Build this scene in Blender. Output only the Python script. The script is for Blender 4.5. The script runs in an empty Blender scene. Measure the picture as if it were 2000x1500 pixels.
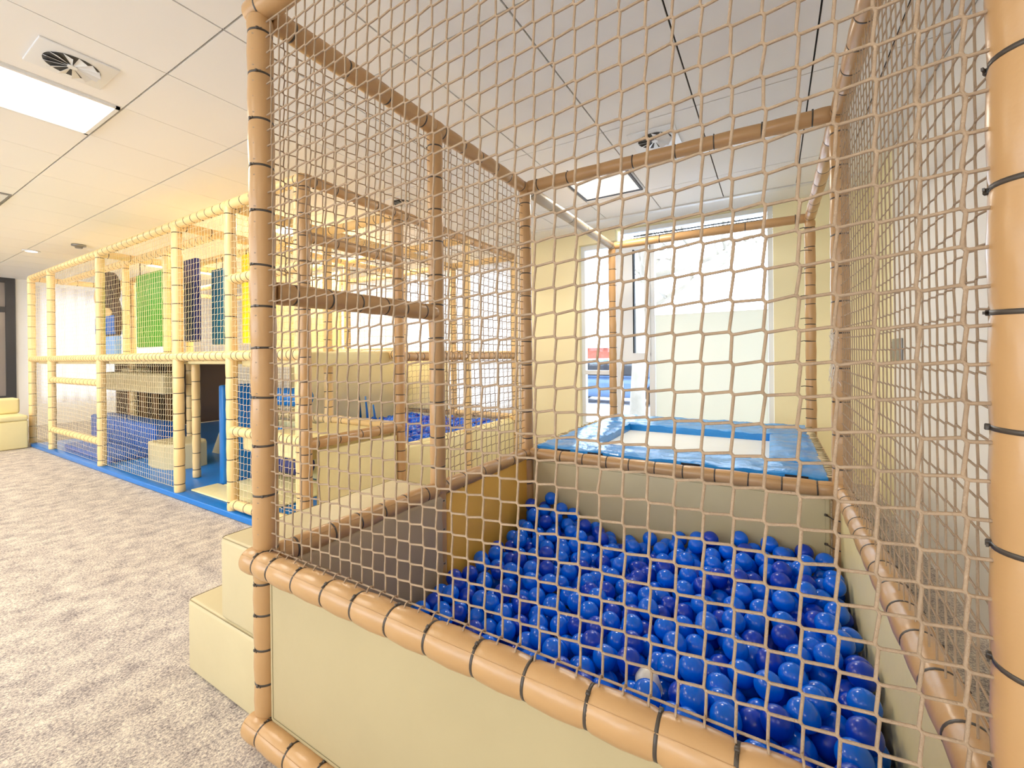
import bpy, bmesh, math, random
import numpy as np
from mathutils import Vector, Matrix, Quaternion

random.seed(7)
rng = np.random.default_rng(11)
SC = bpy.context.scene
COL = SC.collection
PI = math.pi

# ------------------------------------------------------------------ camera
cam_d = bpy.data.cameras.new('camera')
cam = bpy.data.objects.new('camera', cam_d)
COL.objects.link(cam)
SC.camera = cam
yaw, pit, rol = [math.radians(a) for a in (31.1365, -0.1318, -0.5841)]
F = Vector((-math.sin(yaw) * math.cos(pit), math.cos(yaw) * math.cos(pit), math.sin(pit)))
R = Vector((math.cos(yaw), math.sin(yaw), 0))
U = R.cross(F)
R2 = R * math.cos(rol) + U * math.sin(rol)
U2 = -R * math.sin(rol) + U * math.cos(rol)
cam.matrix_world = Matrix(((R2.x, U2.x, -F.x, 0), (R2.y, U2.y, -F.y, 0), (R2.z, U2.z, -F.z, 1.25), (0, 0, 0, 1)))
cam_d.sensor_width = 36
cam_d.lens = 841.4 / 2000 * 36
cam_d.shift_y = -52.56 / 2000
cam_d.clip_start = 0.02

# ------------------------------------------------------------------ world, exposure
W = bpy.data.worlds.new('overcast_sky')
SC.world = W
W.use_nodes = True
wn = W.node_tree
wn.nodes['Background'].inputs[0].default_value = (0.80, 0.90, 1.0, 1)
wn.nodes['Background'].inputs[1].default_value = 6.0
SC.view_settings.view_transform = 'Standard'
SC.view_settings.look = 'None'
SC.view_settings.gamma = 1
SC.view_settings.exposure = 0.26
SC.cycles.max_bounces = 10
SC.cycles.diffuse_bounces = 5
SC.cycles.transparent_max_bounces = 16

LAMP_POWER = 34
def ceiling_area(name, x, y, sx, sy, power, color=(1.0, 0.90, 0.76), z=2.775):
    d = bpy.data.lights.new(name, 'AREA')
    d.shape = 'RECTANGLE'
    d.size, d.size_y = sx, sy
    d.energy = power
    d.color = color
    o = bpy.data.objects.new(name, d)
    COL.objects.link(o)
    o.location = (x, y, z)
    return o
# ceiling lamps, those behind the camera unseen and added as fill: (x, y, size x, size y, power factor)
LAMPS = [(-3.7, 0.44, .54, 1.14, .85), (-7.3, 0.44, .54, 1.14, .8), (-9.7, 0.44, .54, 1.14, .8),
         (-5.5, -1.96, .54, 1.14, .9), (-1.9, -1.96, .54, 1.14, .38), (-8.5, -1.96, .54, 1.14, .8),
         (0.5, -1.96, .4, 1.14, .32),
         (-4.9, 3.52, .54, 1.14, 2.0), (-8.5, 3.52, .54, 1.14, 1.0),
         (-1.3, 3.8, .52, .52, .75)]  # last one: unlit hatch made to glow so the yellow walls brighten

# ------------------------------------------------------------------ materials
def srgb(r, g, b):
    f = lambda c: (c / 255 / 12.92) if c / 255 <= 0.04045 else ((c / 255 + 0.055) / 1.055) ** 2.4
    return (f(r), f(g), f(b), 1)

def mat(name, col, rough=.5, spec=.5, bump=None, var=0, emis=None, metal=0, coat=0, vscale=3):
    m = bpy.data.materials.new(name)
    m.use_nodes = True
    nt = m.node_tree
    b = nt.nodes['Principled BSDF']
    b.inputs['Base Color'].default_value = col
    b.inputs['Roughness'].default_value = rough
    b.inputs['Specular IOR Level'].default_value = spec
    b.inputs['Metallic'].default_value = metal
    if coat:
        b.inputs['Coat Weight'].default_value = coat
        b.inputs['Coat Roughness'].default_value = .12
    tc = nt.nodes.new('ShaderNodeTexCoord')
    if var:
        n = nt.nodes.new('ShaderNodeTexNoise')
        n.inputs['Scale'].default_value = vscale
        n.inputs['Detail'].default_value = 4
        nt.links.new(tc.outputs['Object'], n.inputs['Vector'])
        mp = nt.nodes.new('ShaderNodeMapRange')
        mp.inputs[1].default_value = .3; mp.inputs[2].default_value = .7
        mp.inputs[3].default_value = 1 - var; mp.inputs[4].default_value = 1 + var
        nt.links.new(n.outputs['Fac'], mp.inputs[0])
        mx = nt.nodes.new('ShaderNodeVectorMath'); mx.operation = 'SCALE'
        mx.inputs[0].default_value = col[:3]
        nt.links.new(mp.outputs[0], mx.inputs['Scale'])
        nt.links.new(mx.outputs[0], b.inputs['Base Color'])
    if bump:
        sc, st, dist = bump
        n = nt.nodes.new('ShaderNodeTexNoise')
        n.inputs['Scale'].default_value = sc
        n.inputs['Detail'].default_value = 5
        nt.links.new(tc.outputs['Object'], n.inputs['Vector'])
        bp = nt.nodes.new('ShaderNodeBump')
        bp.inputs['Strength'].default_value = st
        bp.inputs['Distance'].default_value = dist
        nt.links.new(n.outputs['Fac'], bp.inputs['Height'])
        nt.links.new(bp.outputs[0], b.inputs['Normal'])
    if emis:
        b.inputs['Emission Color'].default_value = emis[0]
        b.inputs['Emission Strength'].default_value = emis[1]
    return m

M = {}
M['tube'] = mat('tan_vinyl_sleeve', srgb(194, 153, 104), .30, .5, (9, .25, .02), .05)
M['tube_play'] = mat('pale_tan_vinyl_sleeve', srgb(240, 206, 146), .36, .5, (9, .2, .02), .04)
M['tie'] = mat('dark_grey_nylon', srgb(74, 66, 58), .4, .5)
M['cream'] = mat('cream_vinyl', srgb(206, 191, 150), .42, .4, (5, .25, .02), .04)
M['cream_light'] = mat('light_cream_vinyl', srgb(244, 230, 174), .42, .4, (4, .3, .03), .04)
M['taupe'] = mat('taupe_vinyl', srgb(184, 164, 134), .45, .4, (5, .2, .02), .05)  # on the inner pit panel this tone paints shade over cream vinyl
M['amber'] = mat('backlit_yellow_vinyl', srgb(255, 200, 92), .4, .4, (5, .2, .02), .05)  # yellow vinyl with light from behind put into the colour
M['cream_panel'] = mat('sand_cream_vinyl', srgb(190, 174, 134), .42, .4, (5, .25, .02), .04)
M['stitch'] = mat('stitching_thread', srgb(150, 138, 104), .8, .2)
M['cord'] = mat('beige_net_cord', srgb(176, 152, 126), .75, .25, (420, .8, .002), .10, vscale=40)
M['cord_light'] = mat('cream_net_cord', srgb(238, 220, 180), .75, .25)
M['fray'] = mat('white_frayed_thread', srgb(238, 230, 218), .9, .1)
M['ball'] = mat('bright_blue_plastic', srgb(0, 108, 240), .17, .5, None, .0)
M['ball_navy'] = mat('navy_blue_plastic', srgb(0, 62, 196), .24)
M['ball_white'] = mat('white_plastic', srgb(236, 234, 226), .3, .5)
M['mat_blue'] = mat('blue_mat_vinyl', srgb(24, 138, 218), .22, .6, (7, .55, .03), .05)
M['blue'] = mat('blue_vinyl', srgb(20, 120, 205), .3, .5, (6, .15, .02), .04)
M['blue_deep'] = mat('deep_blue_vinyl', srgb(4, 96, 190), .45, .4)
M['blue_light'] = mat('light_blue_vinyl', srgb(110, 160, 225), .5, .4)
M['navy'] = mat('navy_vinyl', srgb(28, 38, 110), .45, .4)
M['teal'] = mat('teal_vinyl', srgb(10, 86, 118), .45, .4)
M['green'] = mat('green_vinyl', srgb(58, 152, 26), .45, .4, (5, .2, .02))
M['yellow'] = mat('yellow_vinyl', srgb(255, 222, 0), .45, .4)
M['brown'] = mat('dark_brown_fleece', srgb(64, 48, 52), .9, .2)
M['tan_face'] = mat('tan_fleece', srgb(206, 176, 128), .9, .2)
M['bed'] = mat('white_jump_fabric', srgb(228, 232, 230), .6, .3, (200, .2, .002), .03)
M['black'] = mat('black_webbing', srgb(24, 26, 34), .7, .3)
M['wall_white'] = mat('off_white_paint', srgb(242, 238, 230), .85, .2, (60, .1, .003))
M['wall_yellow'] = mat('yellow_paint', srgb(250, 240, 198), .85, .2, (60, .1, .003))
M['ceil'] = mat('ceiling_tile_white', srgb(242, 240, 236), .9, .2, (120, .08, .002))
M['gap'] = mat('ceiling_seam_dark', srgb(70, 66, 62), .9, .1)
M['metal_white'] = mat('white_coated_metal', srgb(232, 232, 230), .4, .5)
M['metal_dark'] = mat('dark_coated_metal', srgb(66, 66, 70), .4, .5)
M['metal_grey'] = mat('brushed_grey_metal', srgb(150, 150, 150), .35, .5, metal=.7)
M['void'] = mat('duct_dark', srgb(90, 88, 84), .8, .2)
M['pvc'] = mat('white_window_frame', srgb(236, 240, 244), .35, .5)
M['gasket'] = mat('black_gasket', srgb(34, 38, 46), .6, .3)
M['glassgrey'] = mat('grey_partition_glass', srgb(158, 148, 142), .12, .6)
M['brown_pad'] = mat('dull_brown_vinyl', srgb(112, 90, 76), .5, .4)
M['sleeve_brown'] = mat('brown_vinyl', srgb(160, 118, 78), .45, .4)
M['snow'] = mat('snow_ground', srgb(228, 232, 240), .9, .1)
M['brick'] = mat('red_brick', srgb(160, 92, 78), .9, .1, (30, .3, .01), .2, vscale=8)
M['bark'] = mat('pale_bark', srgb(150, 142, 130), .9, .1, (30, .4, .02), .15)
M['slate'] = mat('car_paint_slate', srgb(70, 96, 130), .25, .6)
M['lamp'] = mat('lamp_diffuser', srgb(255, 250, 240), .5, .3, emis=((1.0, .95, .85, 1), 2.6))

M['hatch_glow'] = mat('glowing_hatch_cover', srgb(235, 240, 240), .5, .3, emis=((.9, .95, 1, 1), .35))  # glow given to the hatch cover, which is no lamp
def glass_mat(name, tint, refl):
    m = bpy.data.materials.new(name); m.use_nodes = True
    nt = m.node_tree; nt.nodes.clear()
    out = nt.nodes.new('ShaderNodeOutputMaterial')
    t = nt.nodes.new('ShaderNodeBsdfTransparent'); t.inputs[0].default_value = tint
    g = nt.nodes.new('ShaderNodeBsdfGlossy'); g.inputs['Roughness'].default_value = .02
    fr = nt.nodes.new('ShaderNodeFresnel'); fr.inputs[0].default_value = 1.45
    mx = nt.nodes.new('ShaderNodeMixShader')
    nt.links.new(fr.outputs[0], mx.inputs[0]); nt.links.new(t.outputs[0], mx.inputs[1]); nt.links.new(g.outputs[0], mx.inputs[2])
    nt.links.new(mx.outputs[0], out.inputs[0])
    return m
M['glass'] = glass_mat('clear_window_glass', (.96, .98, 1, 1), .1)

def translucent(name, col, trans, clear=0):
    m = bpy.data.materials.new(name); m.use_nodes = True
    nt = m.node_tree; nt.nodes.clear()
    out = nt.nodes.new('ShaderNodeOutputMaterial')
    d = nt.nodes.new('ShaderNodeBsdfDiffuse'); d.inputs[0].default_value = col
    t = nt.nodes.new('ShaderNodeBsdfTranslucent'); t.inputs[0].default_value = col
    mx = nt.nodes.new('ShaderNodeMixShader'); mx.inputs[0].default_value = trans
    nt.links.new(d.outputs[0], mx.inputs[1]); nt.links.new(t.outputs[0], mx.inputs[2])
    nt.links.new(mx.outputs[0], out.inputs[0])
    return m
M['curtain_dim'] = translucent('white_lined_curtain', srgb(238, 236, 238), .16)
M['pane_reflection'] = translucent('cream_reflection_sheet', srgb(243, 242, 232), .46)  # colour stands in for the room reflected in the pane
M['curtain'] = translucent('white_sheer_curtain', srgb(250, 246, 242), .55)

# carpet
def carpet():
    m = bpy.data.materials.new('mottled_grey_carpet'); m.use_nodes = True
    nt = m.node_tree; b = nt.nodes['Principled BSDF']
    tc = nt.nodes.new('ShaderNodeTexCoord')
    mpn = nt.nodes.new('ShaderNodeMapping'); mpn.inputs['Scale'].default_value = (1, .75, 1)
    nt.links.new(tc.outputs['Object'], mpn.inputs[0])
    n1 = nt.nodes.new('ShaderNodeTexNoise'); n1.inputs['Scale'].default_value = 130; n1.inputs['Detail'].default_value = 6; n1.inputs['Roughness'].default_value = .75
    n2 = nt.nodes.new('ShaderNodeTexNoise'); n2.inputs['Scale'].default_value = 11; n2.inputs['Detail'].default_value = 5; n2.inputs['Roughness'].default_value = .7
    nt.links.new(mpn.outputs[0], n1.inputs['Vector']); nt.links.new(mpn.outputs[0], n2.inputs['Vector'])
    mx = nt.nodes.new('ShaderNodeMath'); mx.operation = 'MULTIPLY_ADD'; mx.inputs[1].default_value = .30
    nt.links.new(n2.outputs['Fac'], mx.inputs[0])
    m3 = nt.nodes.new('ShaderNodeMath'); m3.operation = 'MULTIPLY'; m3.inputs[1].default_value = .70
    nt.links.new(n1.outputs['Fac'], m3.inputs[0]); nt.links.new(m3.outputs[0], mx.inputs[2])
    cr = nt.nodes.new('ShaderNodeValToRGB')
    e = cr.color_ramp.elements
    e[0].position = .38; e[0].color = srgb(112, 104, 104)
    e[1].position = .60; e[1].color = srgb(236, 226, 208)
    x = cr.color_ramp.elements.new(.47); x.color = srgb(172, 162, 156)
    x = cr.color_ramp.elements.new(.53); x.color = srgb(210, 198, 184)
    nt.links.new(mx.outputs[0], cr.inputs[0]); nt.links.new(cr.outputs[0], b.inputs['Base Color'])
    b.inputs['Roughness'].default_value = .95; b.inputs['Specular IOR Level'].default_value = .1
    bp = nt.nodes.new('ShaderNodeBump'); bp.inputs['Strength'].default_value = .5; bp.inputs['Distance'].default_value = .004
    n4 = nt.nodes.new('ShaderNodeTexNoise'); n4.inputs['Scale'].default_value = 260
    nt.links.new(tc.outputs['Object'], n4.inputs['Vector'])
    nt.links.new(n4.outputs['Fac'], bp.inputs['Height']); nt.links.new(bp.outputs[0], b.inputs['Normal'])
    return m
M['carpet'] = carpet()

# ------------------------------------------------------------------ mesh helpers
class MB:
    """collects vertices and faces for one mesh"""
    def __init__(s): s.v = []; s.f = []; s.m = []; s.sm = []
    def add(s, vs, fs, mi=0, smooth=False):
        o = len(s.v); s.v.extend([tuple(v) for v in vs])
        for f in fs:
            s.f.append([i + o for i in f]); s.m.append(mi); s.sm.append(smooth)
    def box(s, a, b, mi=0):
        x0, y0, z0 = a; x1, y1, z1 = b
        s.add([(x0,y0,z0),(x1,y0,z0),(x1,y1,z0),(x0,y1,z0),(x0,y0,z1),(x1,y0,z1),(x1,y1,z1),(x0,y1,z1)],
              [(0,3,2,1),(4,5,6,7),(0,1,5,4),(1,2,6,5),(2,3,7,6),(3,0,4,7)], mi)
    def rbox(s, a, b, r=.012, mi=0, seg=3):
        """box with rounded edges and corners"""
        a = Vector(a); b = Vector(b); c = (a + b) / 2; h = (b - a) / 2
        r = min(r, min(h) * .98)
        bm = bmesh.new(); bmesh.ops.create_cube(bm, size=2)
        for v in bm.verts: v.co = Vector((v.co.x * h.x, v.co.y * h.y, v.co.z * h.z)) + c
        bmesh.ops.bevel(bm, geom=list(bm.edges), offset=r, segments=seg, profile=.5, affect='EDGES')
        bm.verts.index_update()
        s.add([v.co[:] for v in bm.verts], [[v.index for v in f.verts] for f in bm.faces], mi, True)
        bm.free()
    def rings(s, pts, rad, n=12, mi=0, cap=True, smooth=True, closed=False):
        """tube through pts with one radius per point"""
        P = [Vector(p) for p in pts]
        if not hasattr(rad, '__len__'): rad = [rad] * len(P)
        o = len(s.v); prev = None; k = len(P)
        for i, p in enumerate(P):
            if closed: t = (P[(i + 1) % k] - P[i - 1])
            else: t = (P[min(i + 1, k - 1)] - P[max(i - 1, 0)])
            if t.length < 1e-9: t = Vector((0, 0, 1))
            t.normalize()
            if prev is None:
                up = Vector((0, 0, 1)) if abs(t.z) < .9 else Vector((1, 0, 0))
                a = t.cross(up).normalized()
            else:
                a = (prev - t * prev.dot(t)).normalized()
            prev = a; b = t.cross(a)
            for j in range(n):
                an = 2 * PI * j / n
                s.v.append(tuple(p + (a * math.cos(an) + b * math.sin(an)) * rad[i]))
        rr = k if closed else k - 1
        for i in range(rr):
            for j in range(n):
                j2 = (j + 1) % n; i2 = (i + 1) % k
                s.f.append([o + i*n + j, o + i*n + j2, o + i2*n + j2, o + i2*n + j]); s.m.append(mi); s.sm.append(smooth)
        if cap and not closed:
            s.f.append([o + j for j in range(n)][::-1]); s.m.append(mi); s.sm.append(False)
            s.f.append([o + (k-1)*n + j for j in range(n)]); s.m.append(mi); s.sm.append(False)
    def build(s, name, mats, parent=None, loc=None, **tags):
        me = bpy.data.meshes.new(name)
        me.from_pydata(s.v, [], s.f)
        if not isinstance(mats, (list, tuple)): mats = [mats]
        for m in mats: me.materials.append(m)
        me.polygons.foreach_set('material_index', s.m)
        me.polygons.foreach_set('use_smooth', s.sm)
        me.update()
        o = bpy.data.objects.new(name, me); COL.objects.link(o)
        if parent is not None: o.parent = parent
        if loc is not None: o.location = loc
        for k, v in tags.items(): o[k] = v
        return o

def empty(name, loc, label, cat, group=None):
    o = bpy.data.objects.new(name, None); COL.objects.link(o)
    o.location = loc; o.empty_display_size = .1
    o['label'] = label; o['category'] = cat
    if group: o['group'] = group
    return o

def struct(name, mb, mats):
    return mb.build(name, mats, kind='structure')

def thing(name, mb, mats, label, cat, group=None):
    # the mesh is re-centred on the base of the thing
    a = np.array(mb.v); c = [(a[:,0].min()+a[:,0].max())/2, (a[:,1].min()+a[:,1].max())/2, a[:,2].min()]
    mb.v = [tuple(np.array(v) - c) for v in mb.v]
    o = mb.build(name, mats, loc=c, label=label, category=cat)
    if group: o['group'] = group
    return o

def part(name, mb, mats, parent, label=None):
    """mesh given in world coordinates, parented to an empty at parent.location"""
    p = Vector((0, 0, 0)); q = parent
    while q is not None: p += q.location; q = q.parent
    mb.v = [(v[0]-p.x, v[1]-p.y, v[2]-p.z) for v in mb.v]
    o = mb.build(name, mats, parent)
    if label: o['label'] = label
    return o

# padded tube (foam sleeve over steel) with cable ties, one object per tube, one per tie
TIE_CACHE = {}
def tie_mesh(r):
    key = round(r, 4)
    if key not in TIE_CACHE:
        mb = MB()
        n = 28; w = .0034; t0 = r - .001; t1 = r + .0016
        vs = []
        for j in range(n):
            a = 2*PI*j/n; c, s_ = math.cos(a), math.sin(a)
            vs += [(c*t0, s_*t0, -w), (c*t1, s_*t1, -w), (c*t1, s_*t1, w), (c*t0, s_*t0, w)]
        fs = []
        for j in range(n):
            k = (j+1) % n
            for q in range(4):
                q2 = (q+1) % 4
                fs.append((4*j+q, 4*k+q, 4*k+q2, 4*j+q2))
        mb.add(vs, fs, 0, True)
        mb.rbox((t0, -.004, -.004), (t1+.005, .004, .004), .001, 0, 1)       # lock head
        mb.box((t1+.001, .003, -.002), (t1+.0035, .014, .002))                   # cut tail
        me = bpy.data.meshes.new('cable_tie'); me.from_pydata(mb.v, [], mb.f)
        me.materials.append(M['tie'])
        me.polygons.foreach_set('use_smooth', mb.sm); me.update()
        TIE_CACHE[key] = me
    return TIE_CACHE[key]

def tube(name, parent, a, b, r=.039, ties=None, pitch=.14, m='tube', off=.07, head=0.0, n=22, pinch=.0032):
    a = Vector(a); b = Vector(b); L = (b - a).length; d = (b - a) / L
    if ties is None:
        k = max(1, int((L - 2*off) / pitch)); ties = [off + (L - 2*off) * i / k for i in range(k + 1)]
        ties = [t + random.uniform(-.012, .012) for t in ties]
    ties = sorted(t for t in ties if .012 < t < L - .012)
    prof = {0: r*.93, .006: r, L - .006: r, L: r*.93}
    for t in ties:
        prof[t] = r - pinch
        prof[max(.007, t - .012)] = r - pinch*.25; prof[min(L-.007, t + .012)] = r - pinch*.25
    bounds = [0] + ties + [L]
    for p, q in zip(bounds, bounds[1:]):
        if q - p > .05: prof[(p+q)/2] = r + .0012
    ks = sorted(prof)
    mb = MB(); mb.rings([Vector((0, 0, k)) for k in ks], [prof[k] for k in ks], n=n)
    # sewn seam running along the sleeve
    seam = [(math.cos(2.4) * (prof[k] + .0003), math.sin(2.4) * (prof[k] + .0003), k) for k in ks[1:-1]]
    mb.rings(seam, .0011, n=4)
    o = mb.build(name, M[m], parent)
    rot = d.to_track_quat('Z', 'Y') if abs(d.z) < .999 else Quaternion((1, 0, 0, 0))
    if abs(d.z) >= .999 and d.z < 0: rot = Quaternion((1, 0, 0), PI)
    pl = parent.location
    o.rotation_mode = 'QUATERNION'; o.rotation_quaternion = rot; o.location = a - pl
    for t in ties:
        c = bpy.data.objects.new('cable_tie', tie_mesh(r - pinch)); COL.objects.link(c)
        c.parent = o; c.location = (0, 0, t)
        c.rotation_euler = (random.uniform(-.05, .05), random.uniform(-.05, .05), head + random.uniform(-.5, .5))
    return o

def net(name, parent, origin, uv, w, h, mesh=.05, r=.0024, m='cord', n=5, jit=.0008, d=.0039, sag=0.0, normal=None, bulge=0.0, loops=None, wob=1.0, meshz=None, warp=0.0):
    """knotted-look net: vertical and horizontal cords share a short slanted link at every crossing"""
    O = Vector(origin); u = Vector(uv); z = Vector((0, 0, 1)); nn = u.cross(z)
    nu = max(1, round(w / mesh)); nv = max(1, round(h / (meshz or mesh))); mu = w / nu; mv = h / nv
    ph = rng.uniform(0, 6, 4)
    def node(i, j):
        s_, t_ = i / nu, j / nv
        iu = (s_ + warp * s_ * (1 - s_)) * nu
        edge = min(1, 6 * min(s_, 1 - s_, t_, 1 - t_) + .15)
        dx = (math.sin(j * .35 + ph[0]) * .003 + math.sin(j * .11 + i * .07 + ph[1]) * .006) * edge * wob
        dz = (math.sin(i * .22 + ph[2]) * .005 + math.sin(i * .09 - j * .13 + ph[3]) * .007) * edge * wob - sag * math.sin(PI * s_) * math.sin(PI * t_)
        dn = bulge * math.sin(PI * s_) * math.sin(PI * t_)
        q = rng.normal(0, jit, 3) * edge
        return O + u * (iu * mu + dx + q[0]) + z * (j * mv + dz + q[1]) + nn * (dn + q[2])
    N = [[node(i, j) for j in range(nv + 1)] for i in range(nu + 1)]
    k = d / .0032          # both cords shift a little where they interlace, so each knot slants down to the right
    A = u * (-.0016*k) + z * (.0036*k); B = u * (.0016*k) - z * (.0036*k)
    A2 = u * (-.0034*k) + z * (.0019*k); B2 = u * (.0034*k) - z * (.0019*k)
    mb = MB()
    for i in range(nu + 1):
        pts = []
        for j in range(nv, -1, -1):
            if i in (0, nu) or j in (0, nv): pts.append(N[i][j])
            else: pts += [N[i][j] + A, N[i][j] + B]
        mb.rings(pts, r, n=n, cap=False)
    for j in range(nv + 1):
        pts = []
        for i in range(nu + 1):
            if i in (0, nu) or j in (0, nv): pts.append(N[i][j])
            else: pts += [N[i][j] + A2, N[i][j] + B2]
        mb.rings(pts, r, n=n, cap=False)
    if loops: loops(mb)
    return part(name, mb, M[m], parent)

def pad(name, parent, a, b, m='cream', r=.012, stitch=None, label=None):
    """upholstered panel; stitch='y' / 'x' draws a sewn border on that face pair"""
    mb = MB(); mb.rbox(a, b, r)
    o = part(name, mb, M[m], parent, label)
    if stitch:
        x0, y0, z0 = a; x1, y1, z1 = b; i = .022
        sb = MB()
        if stitch[0] == 'y':
            y = (y0 - .0006) if stitch == 'y-' else (y1 + .0006)
            P = [(x0+i, y, z0+i), (x1-i, y, z0+i), (x1-i, y, z1-i), (x0+i, y, z1-i)]
        else:
            x = (x0 - .0006) if stitch == 'x-' else (x1 + .0006)
            P = [(x, y0+i, z0+i), (x, y1-i, z0+i), (x, y1-i, z1-i), (x, y0+i, z1-i)]
        sb.rings(P, .0011, n=4, closed=True)
        part('stitching', sb, M['stitch'], o)
    return o

# ================================================================== SETTING
XL, XR, YB, YF, ZC = -12.2, .79, 5.2, -4.2, 2.8
mb = MB(); mb.box((XL-.2, YF-.2, -.1), (XR+.2, YB+.2, 0)); struct('floor', mb, M['carpet'])
# ceiling: tiles hung under a dark slab, so the joints are real gaps
mb = MB(); mb.box((XL-.2, YF-.2, ZC+.012), (XR+.2, YB+.3, ZC+.12), 1)
xs = [-.4 + .6*k for k in range(-20, 2)]
xs = [XL] + [x for x in xs if x > XL + .05] + [.535, XR]
ys = [YF, -3.76, -2.56, -1.36, -.16, 1.045, 1.65, 2.905, 4.15, 4.74]
holes = []
for lx, ly, sx, sy, pw in LAMPS: holes.append((lx, ly))
def in_hole(cx, cy):
    for hx, hy in holes:
        if abs(cx - hx) < .3 and abs(cy - hy) < .55: return True
    return False
for i in range(len(xs)-1):
    for j in range(len(ys)-1):
        if ys[j+1] > 1.1 and ys[j+1] < 4 and (i % 2 == 0) and False: continue
        g = .0045; gx = g if xs[i] > -3 else .0018
        mb.box((xs[i]+gx, ys[j]+g, ZC), (xs[i+1]-gx, ys[j+1]-g, ZC+.02))
mb.box((XL, 4.80, ZC-.0), (XR, YB, ZC+.02))
struct('ceiling', mb, [M['ceil'], M['gap']])
mb = MB(); mb.box((XL, 4.742, ZC-.012), (XR, 4.798, ZC+.012)); struct('trim_1', mb, M['metal_white'])

# window wall with two openings
def wall_y(name, y0, y1, x0, x1, holes, m):
    mb = MB(); X = sorted({x0, x1, *[h[0] for h in holes], *[h[1] for h in holes]})
    for a, b in zip(X, X[1:]):
        hs = [h for h in holes if h[0] <= a + 1e-6 and h[1] >= b - 1e-6]
        if not hs: mb.box((a, y0, 0), (b, y1, ZC+.02))
        else:
            h = hs[0]
            mb.box((a, y0, 0), (b, y1, h[2])); mb.box((a, y0, h[3]), (b, y1, ZC+.02))
    return struct(name, mb, m)
wall_y('wall_back', YB, YB+.22, -2.85, XR+.2, [(-2.12, -1.64, .33, 2.66), (-1.64, .015, .33, 2.79)], M['wall_yellow'])
wall_y('wall_back_left', YB, YB+.22, XL-.2, -2.85, [(-6.9, -3.05, .45, 2.55)], M['wall_white'])
mb = MB(); mb.box((XR, YF, 0), (XR+.2, 4.3, ZC+.02)); struct('wall_right', mb, M['wall_white'])
mb = MB(); mb.box((XR, 4.3, 0), (XR+.2, YB, ZC+.02)); struct('wall_right_corner', mb, M['wall_yellow'])
wall_y('wall_front', YF-.2, YF, XL-.2, XR+.2, [(-9.5, -.3, .8, 2.6)], M['wall_white'])
mb = MB()
for k in range(6): mb.box((-9.5+1.826*k-.03+.03*(k==0)*0, YF-.12, .8), (-9.5+1.826*k+.04, YF-.05, 2.6))
for z in (.8, 2.54): mb.box((-9.5, YF-.12, z), (-.3, YF-.05, z+.06))
struct('fill_window_front', mb, M['pvc'])  # unseen window added behind the camera as a daylight source
mb = MB(); mb.box((-40, -45, -.25), (30, YF-.4, -.15)); mb.build('ground_outside_front', M['snow'], kind='structure')  # unseen snow bouncing daylight in through the added window
# far left wall with dark-framed glazing
mb = MB(); mb.box((XL-.2, YF, 0), (XL, 2.12, .52)); mb.box((XL-.2, 2.12, 0), (XL, 2.4, ZC+.02)); mb.box((XL-.2, 4.5, 0), (XL, YB, ZC+.02))
mb.box((XL-.2, 2.4, 0), (XL, 4.5, .5)); mb.box((XL-.2, 2.4, 2.62), (XL, 4.5, ZC+.02)); struct('wall_left', mb, M['wall_white'])
g = empty('fill_window_left', (XL, 3.4, .5), 'added white curtained window brightening the far left wall behind the climbing structure', 'window'); g['kind'] = 'structure'  # window added here to light up the far end
mb = MB()
for y in (2.4, 3.42, 4.43): mb.box((XL-.12, y, .5), (XL-.05, y+.07, 2.62))
for z in (.5, 2.55): mb.box((XL-.12, 2.4, z), (XL-.05, 4.5, z+.07))
part('window_frame', mb, M['pvc'], g)
mb = MB(); k = 90
for i in range(k):
    a = 2.3 + 2.3*i/k; b = 2.3 + 2.3*(i+1)/k
    mb.add([(XL+.07+.018*math.sin(i*.9), a, .42), (XL+.07+.018*math.sin((i+1)*.9), b, .42), (XL+.07+.018*math.sin((i+1)*.9), b, 2.7), (XL+.07+.018*math.sin(i*.9), a, 2.7)], [(0, 1, 2, 3)], 0, True)
part('curtain', mb, M['curtain_dim'], g)
mb = MB(); mb.box((-45, -45, -.25), (XL-.4, 45, -.15)); mb.build('ground_outside_left', M['snow'], kind='structure')
g = empty('window_3', (XL, 0, .52), 'dark framed grey glazed partition in the far left wall', 'window'); g['kind'] = 'structure'
mb = MB()
for y in (2.05, .6, -.9, -2.4, -4.15): mb.box((XL-.06, y-.06, .52), (XL+.04, y+.06, ZC))
for z in (.56, 2.21, 2.76): mb.box((XL-.06, -4.2, z-.05), (XL+.035, 2.05, z+.05))
part('window_frame', mb, M['metal_dark'], g)
mb = MB(); mb.box((XL-.03, -4.2, .55), (XL-.01, 2.05, ZC-.05)); part('window_pane', mb, M['glassgrey'], g)

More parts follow.
